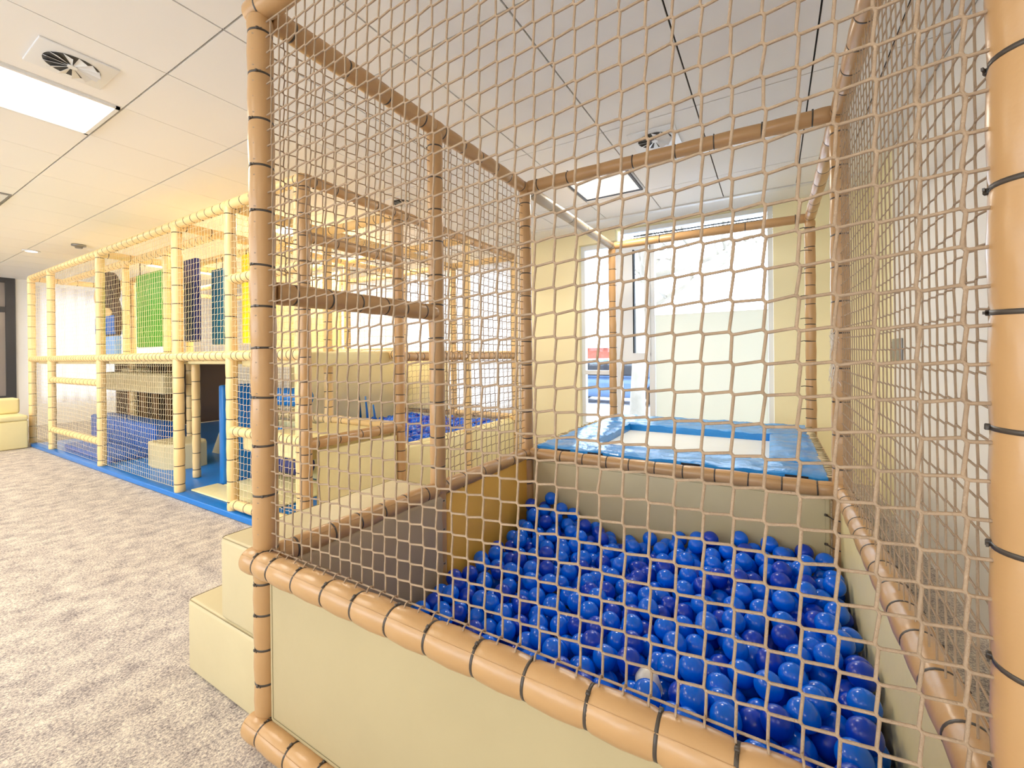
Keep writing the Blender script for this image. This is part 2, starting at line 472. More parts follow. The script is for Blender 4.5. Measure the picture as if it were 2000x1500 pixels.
# window 1 (right): sash on the left, fixed pane right, room reflection painted on its lower half
g = empty('window_1', (-1.05, YB, .33), 'bright white framed window behind the trampoline', 'window'); g['kind'] = 'structure'
mb = MB(); x0, x1, z0, z1 = -2.12, .015, .33, 2.66; y0, y1 = YB+.07, YB+.14
for a, b in (((x0, y0, z0), (x0+.05, y1, z1)), ((x1-.05, y0, z0), (x1, y1, 2.8)), ((x0, y0, z0), (x1, y1, z0+.06)), ((x0, y0, z1-.06), (-1.6, y1, z1)), ((-1.6, y0, 2.74), (x1, y1, 2.80)), ((-1.6, y0, 2.60), (x1, y1, 2.64)),
             ((-1.74, y0, z0), (-1.60, y1, z1)), ((-1.26, y0, z0), (-1.19, y1, z1)), ((-1.60, y0, 1.17), (-1.2, y1, 1.24)), ((x0, y0, 1.0), (-1.70, y1, 1.06))):
    e = .0012 * (len(mb.f) // 6 + 1)      # members lap each other slightly
    mb.box((a[0]+e*.3, a[1]-e, a[2]+e*.3), (b[0]-e*.3, b[1]+e, b[2]-e*.3))
part('window_frame', mb, M['pvc'], g)
mb = MB()
for a, b in (((-1.60, y0-.035, 1.24), (-1.44, y0+.02, 2.60)), ((-1.30, y0-.035, 1.24), (-1.24, y0+.02, 2.60)), ((-1.60, y0-.035, 1.17), (-1.24, y0+.02, 1.27)), ((-1.60, y0-.035, 2.52), (-1.24, y0+.02, 2.60))):
    e = .0015 * (len(mb.f) // 6 + 1)
    mb.box((a[0], a[1]-e, a[2]), (b[0], b[1]+e, b[2]))
part('sash', mb, M['pvc'], g)
mb = MB(); mb.box((-1.44, y0-.048, 1.27), (-1.425, y0+.02, 2.52)); mb.box((-1.595, y0-.02, 1.24), (-1.585, y0+.03, 2.55)); mb.box((-1.44, y0-.006, 2.655), (-.06, y0+.03, 2.667)); mb.box((-1.44, y0-.006, 2.69), (-.06, y0+.03, 2.697))
part('gasket', mb, M['gasket'], g)
mb = MB(); mb.box((x0+.04, YB+.10, z0+.05), (-1.62, YB+.106, z1-.05)); mb.box((-1.62, YB+.10, z0+.05), (x1-.04, YB+.106, 2.76)); part('window_pane', mb, M['glass'], g)
mb = MB(); mb.box((-1.19, YB+.085, z0+.06), (x1-.05, YB+.092, 1.72)); part('reflection_sheet', mb, M['pane_reflection'], g)
mb = MB(); mb.box((-2.16, YB-.02, .30), (.06, YB+.07, .335)); part('window_sill', mb, M['pvc'], g)
# window 2 (left, behind the play structure) with a sheer curtain
g = empty('window_2', (-5, YB, .45), 'white curtained window behind the climbing structure', 'window'); g['kind'] = 'structure'
mb = MB()
for x in (-6.9, -5.6, -4.3, -3.12): mb.box((x, y0, .45), (x+.07, y1, 2.55))
for z in (.45, 1.2, 2.49): mb.box((-6.9, y0, z), (-3.05, y1, z+.06))
part('window_frame', mb, M['pvc'], g)
mb = MB(); mb.box((-6.85, YB+.10, .5), (-3.1, YB+.106, 2.5)); part('window_pane', mb, M['glass'], g)
mb = MB(); k = 160
for i in range(k):
    a = -7.0 + 4.05*i/k; b = -7.0 + 4.05*(i+1)/k
    ya = YB - .07 + .018*math.sin(i*.9); yb = YB - .07 + .018*math.sin((i+1)*.9)
    mb.add([(a, ya, .4), (b, yb, .4), (b, yb, 2.62), (a, ya, 2.62)], [(0, 1, 2, 3)], 0, True)
part('curtain', mb, M['curtain'], g)
# outside
mb = MB(); mb.box((-40, YB+.5, -.25), (30, 45, -.15)); mb.build('ground_outside', M['snow'], kind='structure')
mb = MB(); mb.box((-13.5, 17, -.15), (-3.5, 22, 1.55)); mb.box((-13.8, 16.8, 1.55), (-3.2, 22.2, 1.75), 1)
for i in range(4): mb.box((-12.5+2.4*i, 16.96, .5), (-11.5+2.4*i, 17.05, 1.3), 2)
thing('brick_building', mb, [M['brick'], M['snow'], M['gasket']], 'low red brick building outside the window with snowy roof', 'building')
def car(x, y):
    g = empty('car', (x, y, -.15), 'slate blue parked car outside seen through the lower window pane', 'car')
    mb = MB(); mb.rbox((x-2, y-.8, .05), (x+2, y+.8, .62), .18); mb.rbox((x-1.1, y-.72, .5), (x+1.2, y+.72, 1.15), .25); part('body', mb, M['slate'], g)
    mb = MB(); mb.rbox((x-.95, y-.76, .66), (x+1.0, y+.76, 1.02), .1); part('side_glass', mb, M['gasket'], g)
    for wx in (-1.3, 1.3):
        for wy in (-.72, .72):
            mb = MB(); mb.rings([(x+wx, y+wy-.1, .17), (x+wx, y+wy+.1, .17)], .32, n=20); part('wheel', mb, M['black'], g)
car(-3.9, 12.5)
def tree(x, y, h, label, seed, lean=0):
    rr = random.Random(seed)
    g = empty('bare_tree', (x, y, -.15), label, 'tree')
    mb = MB(); top = Vector((x+lean, y, h))
    mb.rings([(x, y, -.15), (x+lean*.3, y, h*.35), (x+lean*.6, y+.1, h*.7), top], [.17, .13, .09, .04], n=10); part('trunk', mb, M['bark'], g)
    mb = MB()
    def br(p, d, L, r, lv):
        q = [p]; dd = d.copy()
        for _ in range(4):
            dd = (dd + Vector((rr.uniform(-.3, .3), rr.uniform(-.3, .3), rr.uniform(-.05, .3)))).normalized()
            q.append(q[-1] + dd * L / 4)
        mb.rings(q, [r, r*.85, r*.65, r*.5, r*.3], n=5)
        if lv: 
            for _ in range(4): br(q[rr.randint(1, 4)], (dd + Vector((rr.uniform(-1, 1), rr.uniform(-1, 1), rr.uniform(-.5, .7)))).normalized(), L*.6, r*.55, lv-1)
    for _ in range(9):
        t = rr.uniform(.3, 1); p = Vector((x + lean*t*.8, y, h*t))
        br(p, Vector((rr.uniform(-1, 1), rr.uniform(-.6, .6), rr.uniform(.1, .7))).normalized(), h*.42, .07, 2)
    part('branches', mb, M['bark'], g)
tree(-2.55, 9.5, 6, 'pale bare tree trunk seen outside through the left of the window', 3, .35)
tree(1.6, 13.5, 7, 'bare tree whose thin branches cross the upper right of the window', 9, -.4)

# ceiling fixtures
for i, (lx, ly, sx, sy, pw) in enumerate(LAMPS):
    lab = ['bright white LED panel in the ceiling at the upper left beside a swirl vent',
           'white LED ceiling panel above the carpet beside the far half of the climbing structure', 'white LED ceiling panel nearest the dark framed glazing',
           'added fill LED ceiling panel behind the camera over the carpet', 'added fill LED ceiling panel behind the camera in front of the ball pit', 'added fill LED ceiling panel behind the camera near the far glazing',
           'narrow added fill LED ceiling panel behind the camera beside the right wall',
           'lit LED ceiling panel above the small rear ball pit, seen through the nets', 'lit LED ceiling panel above the far half of the climbing structure',
           'small square ceiling hatch above the left side of the trampoline, made to glow as fill'][i]
    g = empty('ceiling_lamp', (lx, ly, ZC), lab, 'ceiling lamp')
    mb = MB(); a, b = sx/2+.02, sy/2+.02
    mb.box((lx-a, ly-b, ZC-.014), (lx-a+.02, ly+b, ZC)); mb.box((lx+a-.02, ly-b, ZC-.014), (lx+a, ly+b, ZC))
    mb.box((lx-a, ly-b, ZC-.014), (lx+a, ly-b+.02, ZC)); mb.box((lx-a, ly+b-.02, ZC-.014), (lx+a, ly+b, ZC))
    part('frame', mb, M['metal_white'] if i < 9 else M['metal_dark'], g)
    mb = MB(); mb.box((lx-a+.02, ly-b+.02, ZC-.006), (lx+a-.02, ly+b-.02, ZC)); part('diffuser', mb, M['lamp'] if i < 9 else M['hatch_glow'], g)
    ceiling_area('ceiling_lamp_light', lx, ly, sx, sy, LAMP_POWER * pw, z=ZC-.03)

def vent(x, y, s, label):
    g = empty('swirl_vent', (x, y, ZC), label, 'vent')
    mb = MB(); mb.rbox((x-s, y-s, ZC-.01), (x+s, y+s, ZC), .004); part('plate', mb, M['metal_white'], g)
    mb = MB(); r = s*.72
    mb.rings([(x, y, ZC-.0105), (x, y, ZC-.012)], r, n=32); part('duct', mb, M['void'], g)
    for k in range(12):
        a = k*PI/6; mb = MB()
        c, s2 = math.cos(a), math.sin(a); c2, s3 = math.cos(a+.32), math.sin(a+.32)
        mb.add([(x+.02*c, y+.02*s2, ZC-.013), (x+r*c, y+r*s2, ZC-.013), (x+r*c2, y+r*s3, ZC-.03), (x+.02*c2, y+.02*s3, ZC-.018),
                (x+.02*c, y+.02*s2, ZC-.0115), (x+r*c, y+r*s2, ZC-.0115), (x+r*c2, y+r*s3, ZC-.028), (x+.02*c2, y+.02*s3, ZC-.016)],
               [(0,1,2,3), (7,6,5,4), (0,4,5,1), (1,5,6,2), (2,6,7,3), (3,7,4,0)])
        part('vane', mb, M['metal_white'], g)
    mb = MB(); mb.rings([(x, y, ZC-.011), (x, y, ZC-.02)], .02, n=12); part('hub', mb, M['metal_white'], g)
vent(-3.12, .75, .15, 'square white ceiling plate with round swirl vent beside the bright lamp')
vent(-.71, 3.19, .16, 'square white ceiling plate with round swirl vent above the trampoline')
vent(-3.15, 3.13, .14, 'small swirl vent in the ceiling seen through the left nets')
g = empty('ceiling_hatch', (-6.35, .95, ZC), 'grey rimmed ceiling plate at the left edge of the picture', 'hatch')
mb = MB(); mb.box((-6.58, .75, ZC-.010), (-6.04, 1.035, ZC), 0); part('border', mb, M['metal_grey'], g)
mb = MB(); mb.box((-6.56, .77, ZC-.016), (-6.06, 1.015, ZC-.009), 0); part('cover', mb, M['metal_white'], g)
mb = MB(); mb.rings([(-7.94, 1.95, ZC), (-7.94, 1.95, ZC-.02), (-7.94, 1.95, ZC-.022), (-7.94, 1.95, ZC-.05)], [.075, .075, .045, .035], n=20)
thing('smoke_detector', mb, M['metal_grey'], 'small grey smoke detector on the ceiling above the far end of the climbing structure', 'smoke detector')
g = empty('downlight', (-8.9, 1.7, ZC), 'small round ceiling downlight near the far end of the climbing structure', 'lamp')
mb = MB(); mb.rings([(-8.9, 1.7, ZC), (-8.9, 1.7, ZC-.012)], .09, n=24); part('ring', mb, M['metal_white'], g)
mb = MB(); mb.rings([(-8.9, 1.7, ZC-.012), (-8.9, 1.7, ZC-.014)], .06, n=24); part('lens', mb, M['lamp'], g)
g = empty('light_switch', (XR, 4.16, 1.2), 'grey double switch plate on the right wall behind the net', 'switch')
mb = MB(); mb.rbox((XR-.014, 4.02, 1.18), (XR, 4.28, 1.35), .006); part('plate', mb, M['metal_grey'], g)
for k in (0, 1):
    mb = MB(); mb.rbox((XR-.02, 4.04+.125*k, 1.2), (XR-.012, 4.14+.125*k, 1.33), .003); part('rocker', mb, M['metal_grey'], g)

# ================================================================== BALL PIT + TRAMPOLINE FRAME
X0, X1, Y0, Y1, Y2, Y3 = -1.433, .28, .792, 1.647, 2.566, 4.423
ZR, ZT = .59, 2.394
pitf = empty('ball_pit_frame', ((X0+X1)/2, Y0, 0), 'large netted enclosure of tan padded tubes around the ball pit and trampoline', 'play enclosure')
r = .0385
z_ties = [.086, .197, .309, .42, .522, .628, .806, .969, 1.124, 1.284, 1.419, 1.553, 1.728, 1.875, 2.024, 2.174, 2.31]
tube('post', pitf, (X0, Y0, 0), (X0, Y0, ZT-.03), r, ties=z_ties, head=-1.2, n=32)
for (x, y, h) in ((X0, Y1, 3.1), (X0, Y2, 3.1), (X0, Y3, .6), (X1, Y2, -2.2), (X1, Y3, 3.3), (X1, Y0, 3.0)):
    rr_ = .0385 if (x, y) != (X1, Y0) else .041
    tt = None
    if (x, y) == (X1, Y0): tt = [.1, .25, .40, .56, .70, .85, 1.0, 1.15, 1.30, 1.46, 1.62, 1.78, 1.95, 2.1, 2.25]
    tube('post', pitf, (x, y, 0), (x, y, ZT-.03), rr_, ties=tt, pitch=.15, head=h, n=28)
# top rails
tube('rail', pitf, (X0-.045, Y0, ZT), (X1+.05, Y0, ZT), r, pitch=.16, head=2)
tube('rail', pitf, (X0, Y0+.03, ZT-.004), (X0, Y1-.02, ZT-.004), r, pitch=.17, head=1)
tube('rail', pitf, (X0, Y1-.02, ZT-.004), (X0, Y2, ZT-.004), r, pitch=.15, head=1)
tube('rail', pitf, (X0, Y2, ZT-.004), (X0, Y3, ZT-.004), r, pitch=.3, m='taupe', head=1)
tube('rail', pitf, (X1, Y0+.03, ZT-.004), (X1, Y2, ZT-.004), r, pitch=.15, head=1)
tube('rail', pitf, (X1, Y2, ZT-.004), (X1, Y3, ZT-.004), r, pitch=.2, head=1)
tube('rail', pitf, (X0+.03, Y2, ZT), (X1-.03, Y2, ZT), r, pitch=.19, head=2)
tube('rail', pitf, (X0+.03, Y3, ZT), (X1-.03, Y3, ZT), r, pitch=.33, head=2)
# waist rails
f_ties = [-1.40, -1.318, -1.191, -1.055, -.934, -.807, -.682, -.548, -.424, -.295, -.171, -.051, .07, .19]
def front_tube(zc, ties, yy):
    a = X0 - .035
    return tube('rail', pitf, (a, yy, zc), (X1+.03, yy, zc), .040, ties=[t - a for t in ties], head=PI*.5, n=36, pinch=.005)
front_tube(ZR+.005, f_ties, Y0-.032)
front_tube(.055, [-1.39, -1.24, -1.11, -.97, -.83, -.69, -.55, -.41, -.27, -.13, .01, .15], Y0-.032)
tube('rail', pitf, (X0, Y0+.03, ZR), (X0, Y1-.03, ZR), r, pitch=.13, head=-1.5)
tube('rail', pitf, (X0, Y1-.03, ZR), (X0, Y2, ZR), r, pitch=.15, head=-1.5)
tube('rail', pitf, (X1, Y0+.03, ZR), (X1, Y2-.02, ZR), r, pitch=.13, head=2.4)
tube('rail', pitf, (X0+.02, Y2, ZR), (X1-.02, Y2, ZR), r, pitch=.145, head=-1.5)
tube('rail', pitf, (X0, Y2+.03, ZR-.05), (X0, Y3-.03, ZR-.05), r, pitch=.3, m='taupe')
tube('rail', pitf, (X1, Y2+.03, ZR-.05), (X1, Y3-.03, ZR-.05), r, pitch=.3)
tube('rail', pitf, (X0+.03, Y3, ZR-.05), (X1-.03, Y3, ZR-.05), r, pitch=.3)
tube('rail', pitf, (X0, Y0+.04, 1.47), (X0, Y1-.02, 1.47), r, pitch=.115, head=0)      # entrance cross rail
for a, b in (((X0, Y0+.03, .045), (X0, Y2, .045)), ((X1, Y0+.03, .045), (X1, Y2, .045))):
    tube('rail', pitf, a, b, r, pitch=.3)
# padded side panels
pad('side_panel', pitf, (X0+.045, Y0-.02, .085), (X1-.045, Y0+.015, .565), 'cream_panel', .014, 'y-', 'cream front panel')
pad('side_panel', pitf, (X0-.012, Y0+.05, .03), (X0+.036, Y1+.03, .57), 'taupe', .02, None, 'inner cream panel with shade put into its taupe colour')  # cream vinyl, its shade is put into the taupe colour
pad('side_panel', pitf, (X0-.015, Y1+.05, .03), (X0+.012, Y2-.03, .575), 'amber', .01, None, 'yellow panel with backlight put into its amber colour')  # its backlit orange glow is put into the amber colour
pad('side_panel', pitf, (X0+.045, Y2-.012, .03), (X1-.045, Y2+.015, .565), 'cream', .01, 'y-')
pad('side_panel', pitf, (X1-.012, Y0+.04, .03), (X1+.015, Y2-.045, .565), 'cream_light', .01, None)
mb = MB(); mb.rbox((X0+.03, Y0+.03, .005), (X1-.03, Y2-.02, .05), .01); part('pit_floor', mb, M['cream'], pitf)
# lacing of the back panel to its right post
for z in (.17, .32, .46):
    mb = MB(); mb.rings([(X1-.065, Y2-.02, z+.012), (X1-.04, Y2-.045, z+.004), (X1-.01, Y2-.042, z-.004), (X1+.01, Y2-.04, z-.01)], .003, n=6)
    mb.rings([(X1-.07, Y2-.021, z+.012), (X1-.06, Y2-.027, z+.012)], .006, n=6)
    part('lacing', mb, M['tie'], pitf)
for k in range(9):      # laces tied through eyelets on the far right post
    z = .78 + .19*k; mb = MB()
    mb.rings([(X1-.075, Y3-.05, z), (X1-.05, Y3-.054, z+.004), (X1-.02, Y3-.05, z+.002), (X1+.01, Y3-.042, z-.002)], .0035, n=6)
    part('lacing', mb, M['tie'], pitf)
# nets
def net_ends(mb):
    # cord ends looped round the corner post and stitched into the front rail
    for k in range(1, 34):
        z = .632 + .0502*k
        mb.rings([(-1.4150, Y0-.002, z), (-1.411, Y0-.026, z+.002), (-1.417, Y0-.036, z+.004)], .0022, n=5)
    for k in range(37):
        x = -1.4150 + .0453*k
        mb.rings([(x, Y0-.002, .634), (x, Y0-.010, .642), (x+.001, Y0-.022, .641), (x+.002, Y0-.028, .632)], .0022, n=5)
net('net', pitf, (-1.4150, Y0-.002, .632), (1, 0, 0), .0453*37, .0502*34, .0453, .0026, n=7, bulge=.004, wob=.3, loops=net_ends, meshz=.0502)
net('net', pitf, (X0-.002, Y0+.03, 1.50), (0, 1, 0), Y1-Y0-.06, ZT-1.53, .05, .0022)
net('net', pitf, (X0-.002, Y1+.03, ZR+.03), (0, 1, 0), Y2-Y1-.06, ZT-ZR-.06, .05, .0022, bulge=-.01)
net('net', pitf, (X1-.002, Y0+.03, ZR+.03), (0, 1, 0), Y2-Y0-.06, ZT-ZR-.06, .05, .0020, jit=.0003, wob=.3, bulge=.006, sag=.012)
# frayed cord on the right rear post
mb = MB()
for k in range(26):
    p = Vector((X1-.045+random.uniform(-.008, .008), Y2-.16+random.uniform(-.04, .04), random.choice((1.36, 1.33, 1.20)))); q = [p]
    for _ in range(6): p = p + Vector((random.uniform(-.008, .008), random.uniform(-.02, .02), random.uniform(-.035, .004))); q.append(p)
    mb.rings(q, [.002, .0018, .0016, .0014, .0012, .001, .0006], n=4)
part('frayed_cord', mb, M['fray'], pitf, 'white frayed cord ends')

# trampoline
tr = empty('trampoline', ((X0+X1)/2, (Y2+Y3)/2, 0), 'raised rectangular trampoline with shiny blue edge mats and white bed behind the ball pit', 'trampoline')
ix0, ix1, iy0, iy1 = -1.08, -.02, 2.90, 3.80
def wavy_pad(a, b, m, name, seed, taper=None):
    rg = random.Random(seed); mb = MB()
    nx = max(2, int((b[0]-a[0])/.03)); ny = max(2, int((b[1]-a[1])/.03)); zt, zb = b[2], a[2]
    ph = [rg.uniform(0, 6) for _ in range(4)]
    def pt(i, j, top):
        x = a[0] + (b[0]-a[0])*i/nx; y = a[1] + (b[1]-a[1])*j/ny
        e = min(i, nx-i, j, ny-j)
        z = zt - (.008 if e == 0 else 0) + .0035*math.sin(x*31+ph[0]+y*9) + .003*math.sin(y*37+ph[1]-x*14) + .002*math.sin((x+y)*70+ph[2])
        return (x, y, z if top else zb)
    vs = [pt(i, j, True) for i in range(nx+1) for j in range(ny+1)]; k = len(vs)
    vs += [pt(i, j, False) for i in range(nx+1) for j in range(ny+1)]
    I = lambda i, j: i*(ny+1)+j
    fs = [(I(i,j), I(i+1,j), I(i+1,j+1), I(i,j+1)) for i in range(nx) for j in range(ny)]
    mb.add(vs, fs, 0, True)
    fs = []
    for i in range(nx): fs += [(k+I(i,0), k+I(i+1,0), I(i+1,0), I(i,0)), (I(i,ny), I(i+1,ny), k+I(i+1,ny), k+I(i,ny))]
    for j in range(ny): fs += [(I(0,j), I(0,j+1), k+I(0,j+1), k+I(0,j)), (k+I(nx,j), k+I(nx,j+1), I(nx,j+1), I(nx,j))]
    fs.append((k+I(0,0), k+I(0,ny), k+I(nx,ny), k+I(nx,0)))
    mb.add(vs, fs)
    return part(name, mb, M[m], tr)
wavy_pad((X0+.05, Y2+.03, .585), (X1-.05, iy0, .645), 'mat_blue', 'edge_mat', 1)
wavy_pad((X0+.05, iy1, .585), (X1-.05, Y3-.05, .645), 'mat_blue', 'edge_mat', 2)
wavy_pad((X0+.05, iy0, .585), (ix0, iy1, .648), 'mat_blue', 'edge_mat', 3)
wavy_pad((ix1, iy0, .585), (X1-.05, iy1, .648), 'mat_blue', 'edge_mat', 4)
mb = MB(); mb.box((ix0-.02, iy0-.02, .575), (ix1+.02, iy1+.02, .585)); part('jump_bed', mb, M['bed'], tr)
mb = MB(); mb.box((X0+.05, Y2+.03, .54), (X1-.05, Y3-.05, .5745)); part('deck', mb, M['taupe'], tr)
for x in (X0+.2, X0+.42, -.45, .05):
    mb = MB(); mb.rbox((x, Y2+.026, .60), (x+.10, Y2+.034, .634), .002); part('strap', mb, M['black'], tr)
for (x, y) in ((X0+.1, Y2+.1), (X0+.1, Y3-.12), (X1-.1, Y2+.1), (X1-.1, Y3-.12)):
    mb = MB(); mb.rings([(x, y, 0), (x, y, .54)], .02, n=12); part('leg', mb, M['metal_grey'], tr)
# safety fringe between mat and side rails
for s, x in ((1, X0+.02), (-1, X1-.02)):
    mb = MB(); q = []
    for k in range(int((Y3-Y2-.15)/.007)):
        y = Y2+.07+k*.007
        q.append((x+s*(.04 if k % 2 else -.012), y, .634 + (0 if k % 2 else random.uniform(-.012, .006))))
    mb.rings(q, .0035, n=4); part('net_edging', mb, M['cord_light'], tr)

# soft steps
def block(name, a, b, m, label, cat, r=.018, stitch=True, group=None):
    g = empty(name, ((a[0]+b[0])/2, (a[1]+b[1])/2, a[2]), label, cat, group)
    mb = MB(); mb.rbox(a, b, r, seg=4); part('cushion', mb, M[m], g)
    if stitch:
        mb = MB(); i = .014
        mb.rings([(a[0]+i, a[1]+i*.2, b[2]-i*.25), (b[0]-i, a[1]+i*.2, b[2]-i*.25), (b[0]-i*.2, a[1]+i, b[2]-i*.25), (b[0]-i*.2, b[1]-i, b[2]-i*.25), (b[0]-i, b[1]-i*.2, b[2]-i*.25), (a[0]+i, b[1]-i*.2, b[2]-i*.25), (a[0]+i*.2, b[1]-i, b[2]-i*.25), (a[0]+i*.2, a[1]+i, b[2]-i*.25)], .0014, n=4, closed=True)
        part('stitching', mb, M['stitch'], g)
    return g
block('soft_step', (-2.02, .80, .003), (-1.482, 1.66, .29), 'cream', 'long cream vinyl block on the carpet forming the lower step', 'step')
block('soft_step', (-1.755, .80, .291), (-1.482, 1.67, .594), 'cream', 'cream vinyl block stacked on the lower step beside the corner post', 'step')

# ================================================================== BALLS
BR = .0395
bx0, bx1, by0, by1 = X0+.04+BR, X1-.016-BR, Y0+.02+BR, Y2-.016-BR
def surf(x, y):
    s = (x - bx0) / (bx1 - bx0); t = (y - by0) / (by1 - by0)
    h = .155 + .15 * s + .05 * math.exp(-((s-.05)**2 + (t-1)**2) / .012)*2 + .035 * t * math.sin(3.1 * s * PI + .6) - .04*(1-t)*(1-s)
    if x < X0 + .10 and y < Y1: h -= .03
    return h
def pile(x0, x1, y0, y1, zf, surf_f, kmax, cand, seed):
    rg = np.random.default_rng(seed); B = np.zeros((0, 3)); fails = 0
    while len(B) < kmax and fails < 40:
        c = np.stack([rg.uniform(x0, x1, cand), rg.uniform(y0, y1, cand)], 1)
        if len(B):
            d2 = (c[:, None, 0]-B[None, :, 0])**2 + (c[:, None, 1]-B[None, :, 1])**2
            h = np.where(d2 < (2*BR)**2, B[None, :, 2] + np.sqrt(np.maximum((2*BR)**2 - d2, 0)), -9).max(1)
            z = np.maximum(h, zf + BR)
        else: z = np.full(cand, zf + BR)
        t = np.array([surf_f(a, b) for a, b in c[:0]])
        room = SURF(c) - z - BR * .6
        ok = room > 0
        if not ok.any(): fails += 1; continue
        zz = np.where(ok, z, 9)
        i = int(zz.argmin()); B = np.vstack([B, [c[i, 0], c[i, 1], z[i]]])
    return B
def SURF(c):
    s = (c[:, 0]-bx0)/(bx1-bx0); t = (c[:, 1]-by0)/(by1-by0)
    h = .165 + .13*s + .11*np.exp(-((s-.04)**2+(t-1)**2)/.014) + .03*t*np.sin(3.1*s*PI+.6) + .01*np.sin(9*s+7*t) - .03*(1-t)*(1-s)
    return h + BR
B = pile(bx0, bx1, by0, by1, .052, surf, 1500, 160, 5)
# share of picture each ball shows: coarse depth buffer seen from the camera
cp = np.array([0, 0, 1.25]); Rv, Uv, Fv = [np.array(v) for v in (R2, U2, F)]
Wd, Hd = 1000, 750; sc_ = .5
zb = np.full((Hd, Wd), 1e9); idb = np.full((Hd, Wd), -1, int)
rel = B - cp; dd = rel @ Fv
px = (1000 + 841.4*(rel@Rv)/dd)*sc_; py = (697.4 - 841.4*(rel@Uv)/dd)*sc_; pr_ = BR*841.4/dd*sc_*1.12
for i in np.argsort(-dd):
    xa, xb = int(max(0, px[i]-pr_[i])), int(min(Wd-1, px[i]+pr_[i])); ya, yb = int(max(0, py[i]-pr_[i])), int(min(Hd-1, py[i]+pr_[i]))
    if xa >= xb or ya >= yb: continue
    yy, xx = np.mgrid[ya:yb+1, xa:xb+1]
    q = 1 - ((xx-px[i])**2+(yy-py[i])**2)/pr_[i]**2
    # the padded front rail and panel hide what lies below their upper edge
    zz = np.linalg.norm(rel[i]) - BR*np.sqrt(np.maximum(q, 0))
    u = (xx/sc_-1000)/841.4; v = (697.4-yy/sc_)/841.4
    dy = Fv[1] + Rv[1]*u + Uv[1]*v; dz = Fv[2] + Rv[2]*u + Uv[2]*v
    zc = 1.25 + dz/np.maximum(dy, 1e-3)*(Y0-.03)
    ok = (q > 0) & (zz < zb[ya:yb+1, xa:xb+1]) & (zc > ZR+.045)
    zb[ya:yb+1, xa:xb+1][ok] = zz[ok]; idb[ya:yb+1, xa:xb+1][ok] = i
cnt = np.bincount(idb[idb >= 0], minlength=len(B))
order = np.argsort(-cnt)
shown = [int(i) for i in order[:299] if cnt[i] > 0]
def ball_mesh(m):
    bm = bmesh.new(); bmesh.ops.create_uvsphere(bm, u_segments=28, v_segments=18, radius=BR)
    # moulded seam line round the middle
    me = bpy.data.meshes.new('plastic_ball'); bm.to_mesh(me); bm.free()
    me.materials.append(m); me.polygons.foreach_set('use_smooth', [True]*len(me.polygons)); me.update()
    return me
bmA, bmB = ball_mesh(M['ball']), ball_mesh(M['ball_navy'])
rb = random.Random(21)
white_i = None
# the ball lying nearest the spot of the white cup is left out for it
tgt = np.array([-.285, 1.35])
near = sorted((i for i in shown if np.hypot(*(B[i, :2]-tgt)) < .09), key=lambda i: -cnt[i])
white_i = near[0]
col_of = {}
for i in range(len(B)): col_of[i] = rb.random() < .30
for i in shown:
    if i == white_i: continue
    nv_ = col_of[i]
    o = bpy.data.objects.new('plastic_ball', bmB if nv_ else bmA); COL.objects.link(o)
    o.location = B[i]; o.rotation_euler = (rb.uniform(0, 6), rb.uniform(0, 6), rb.uniform(0, 6))
    o['label'] = 'darker navy blue plastic ball in the heap of the front ball pit' if nv_ else 'bright royal blue plastic ball in the heap of the front ball pit'
    o['category'] = 'ball'; o['group'] = 'navy balls in the front ball pit' if nv_ else 'bright blue balls in the front ball pit'
mb = MB()
ico = bmesh.new(); bmesh.ops.create_uvsphere(ico, u_segments=16, v_segments=10, radius=BR)
iv = np.array([v.co[:] for v in ico.verts]); ico.verts.index_update(); fi = [[v.index for v in f.verts] for f in ico.faces]; ico.free()
S = set(shown)
for i in range(len(B)):
    if i in S: continue
    mb.add(iv + B[i], fi, 1 if col_of[i] else 0, True)
o = mb.build('plastic_balls', [M['ball'], M['ball_navy']], kind='stuff', label='remaining blue plastic balls lying between and beneath the others in the front ball pit', category='balls')
# white plastic cap among the balls
g = empty('plastic_cup', tuple(B[white_i] - np.array([0, 0, BR])), 'small round white plastic cup upside down among the blue balls near the front rail', 'cup')
mb = MB(); mb.rings([(0, 0, .0), (0, 0, .006), (0, 0, .03), (0, 0, .055), (0, 0, .07), (0, 0, .078), (0, 0, .081)], [.034, .038, .038, .036, .029, .018, .004], n=32)
c = mb.build('shell', M['ball_white'], g); c.rotation_euler = (.35, -.1, 0); c.location = (0, 0, .012)
mb = MB(); mb.rings([(0, 0, .004), (0, 0, .009)], .0395, n=32); c2 = mb.build('rim', M['ball_white'], g); c2.rotation_euler = (.35, -.1, 0); c2.location = (0, 0, .012)

# ================================================================== CLIMBING STRUCTURE (left)
YL, ZM, ZP = 1.779, 1.276, 2.47
PX = [-9.34, -8.39, -6.54, -4.61, -3.68, -2.72]
ps = empty('climbing_structure', (-6.0, YL, 0), 'two storey netted climbing frame of pale tan padded tubes on a blue base', 'play structure')
rp = .042
T = 'tube_play'
def pp(x, y, z0=.05, z1=ZP, rr=rp, m=T, pitch=.16, name='post'): tube(name, ps, (x, y, z0), (x, y, z1), rr, pitch=pitch, m=m, head=2.6, n=16)
def rl(a, b, rr=rp*.95, m=T, pitch=.13): tube('rail', ps, a, b, rr, pitch=pitch, m=m, head=-1, n=16)
mb = MB(); mb.rbox((-9.26, YL-.045, .003), (-3.32, YL+.06, .05), .006)
part('base_edge', mb, M['blue'], ps, 'bright blue base edge')
mb = MB(); mb.rbox((-9.26, YL+.06, .003), (-2.76, 4.6, .045), .006)
part('base_mat', mb, M['blue'], ps, 'glossy blue floor mat')
for x in PX: pp(x, YL, m=T if x != -2.72 else 'tube')
pp(-2.81, YL+.03)
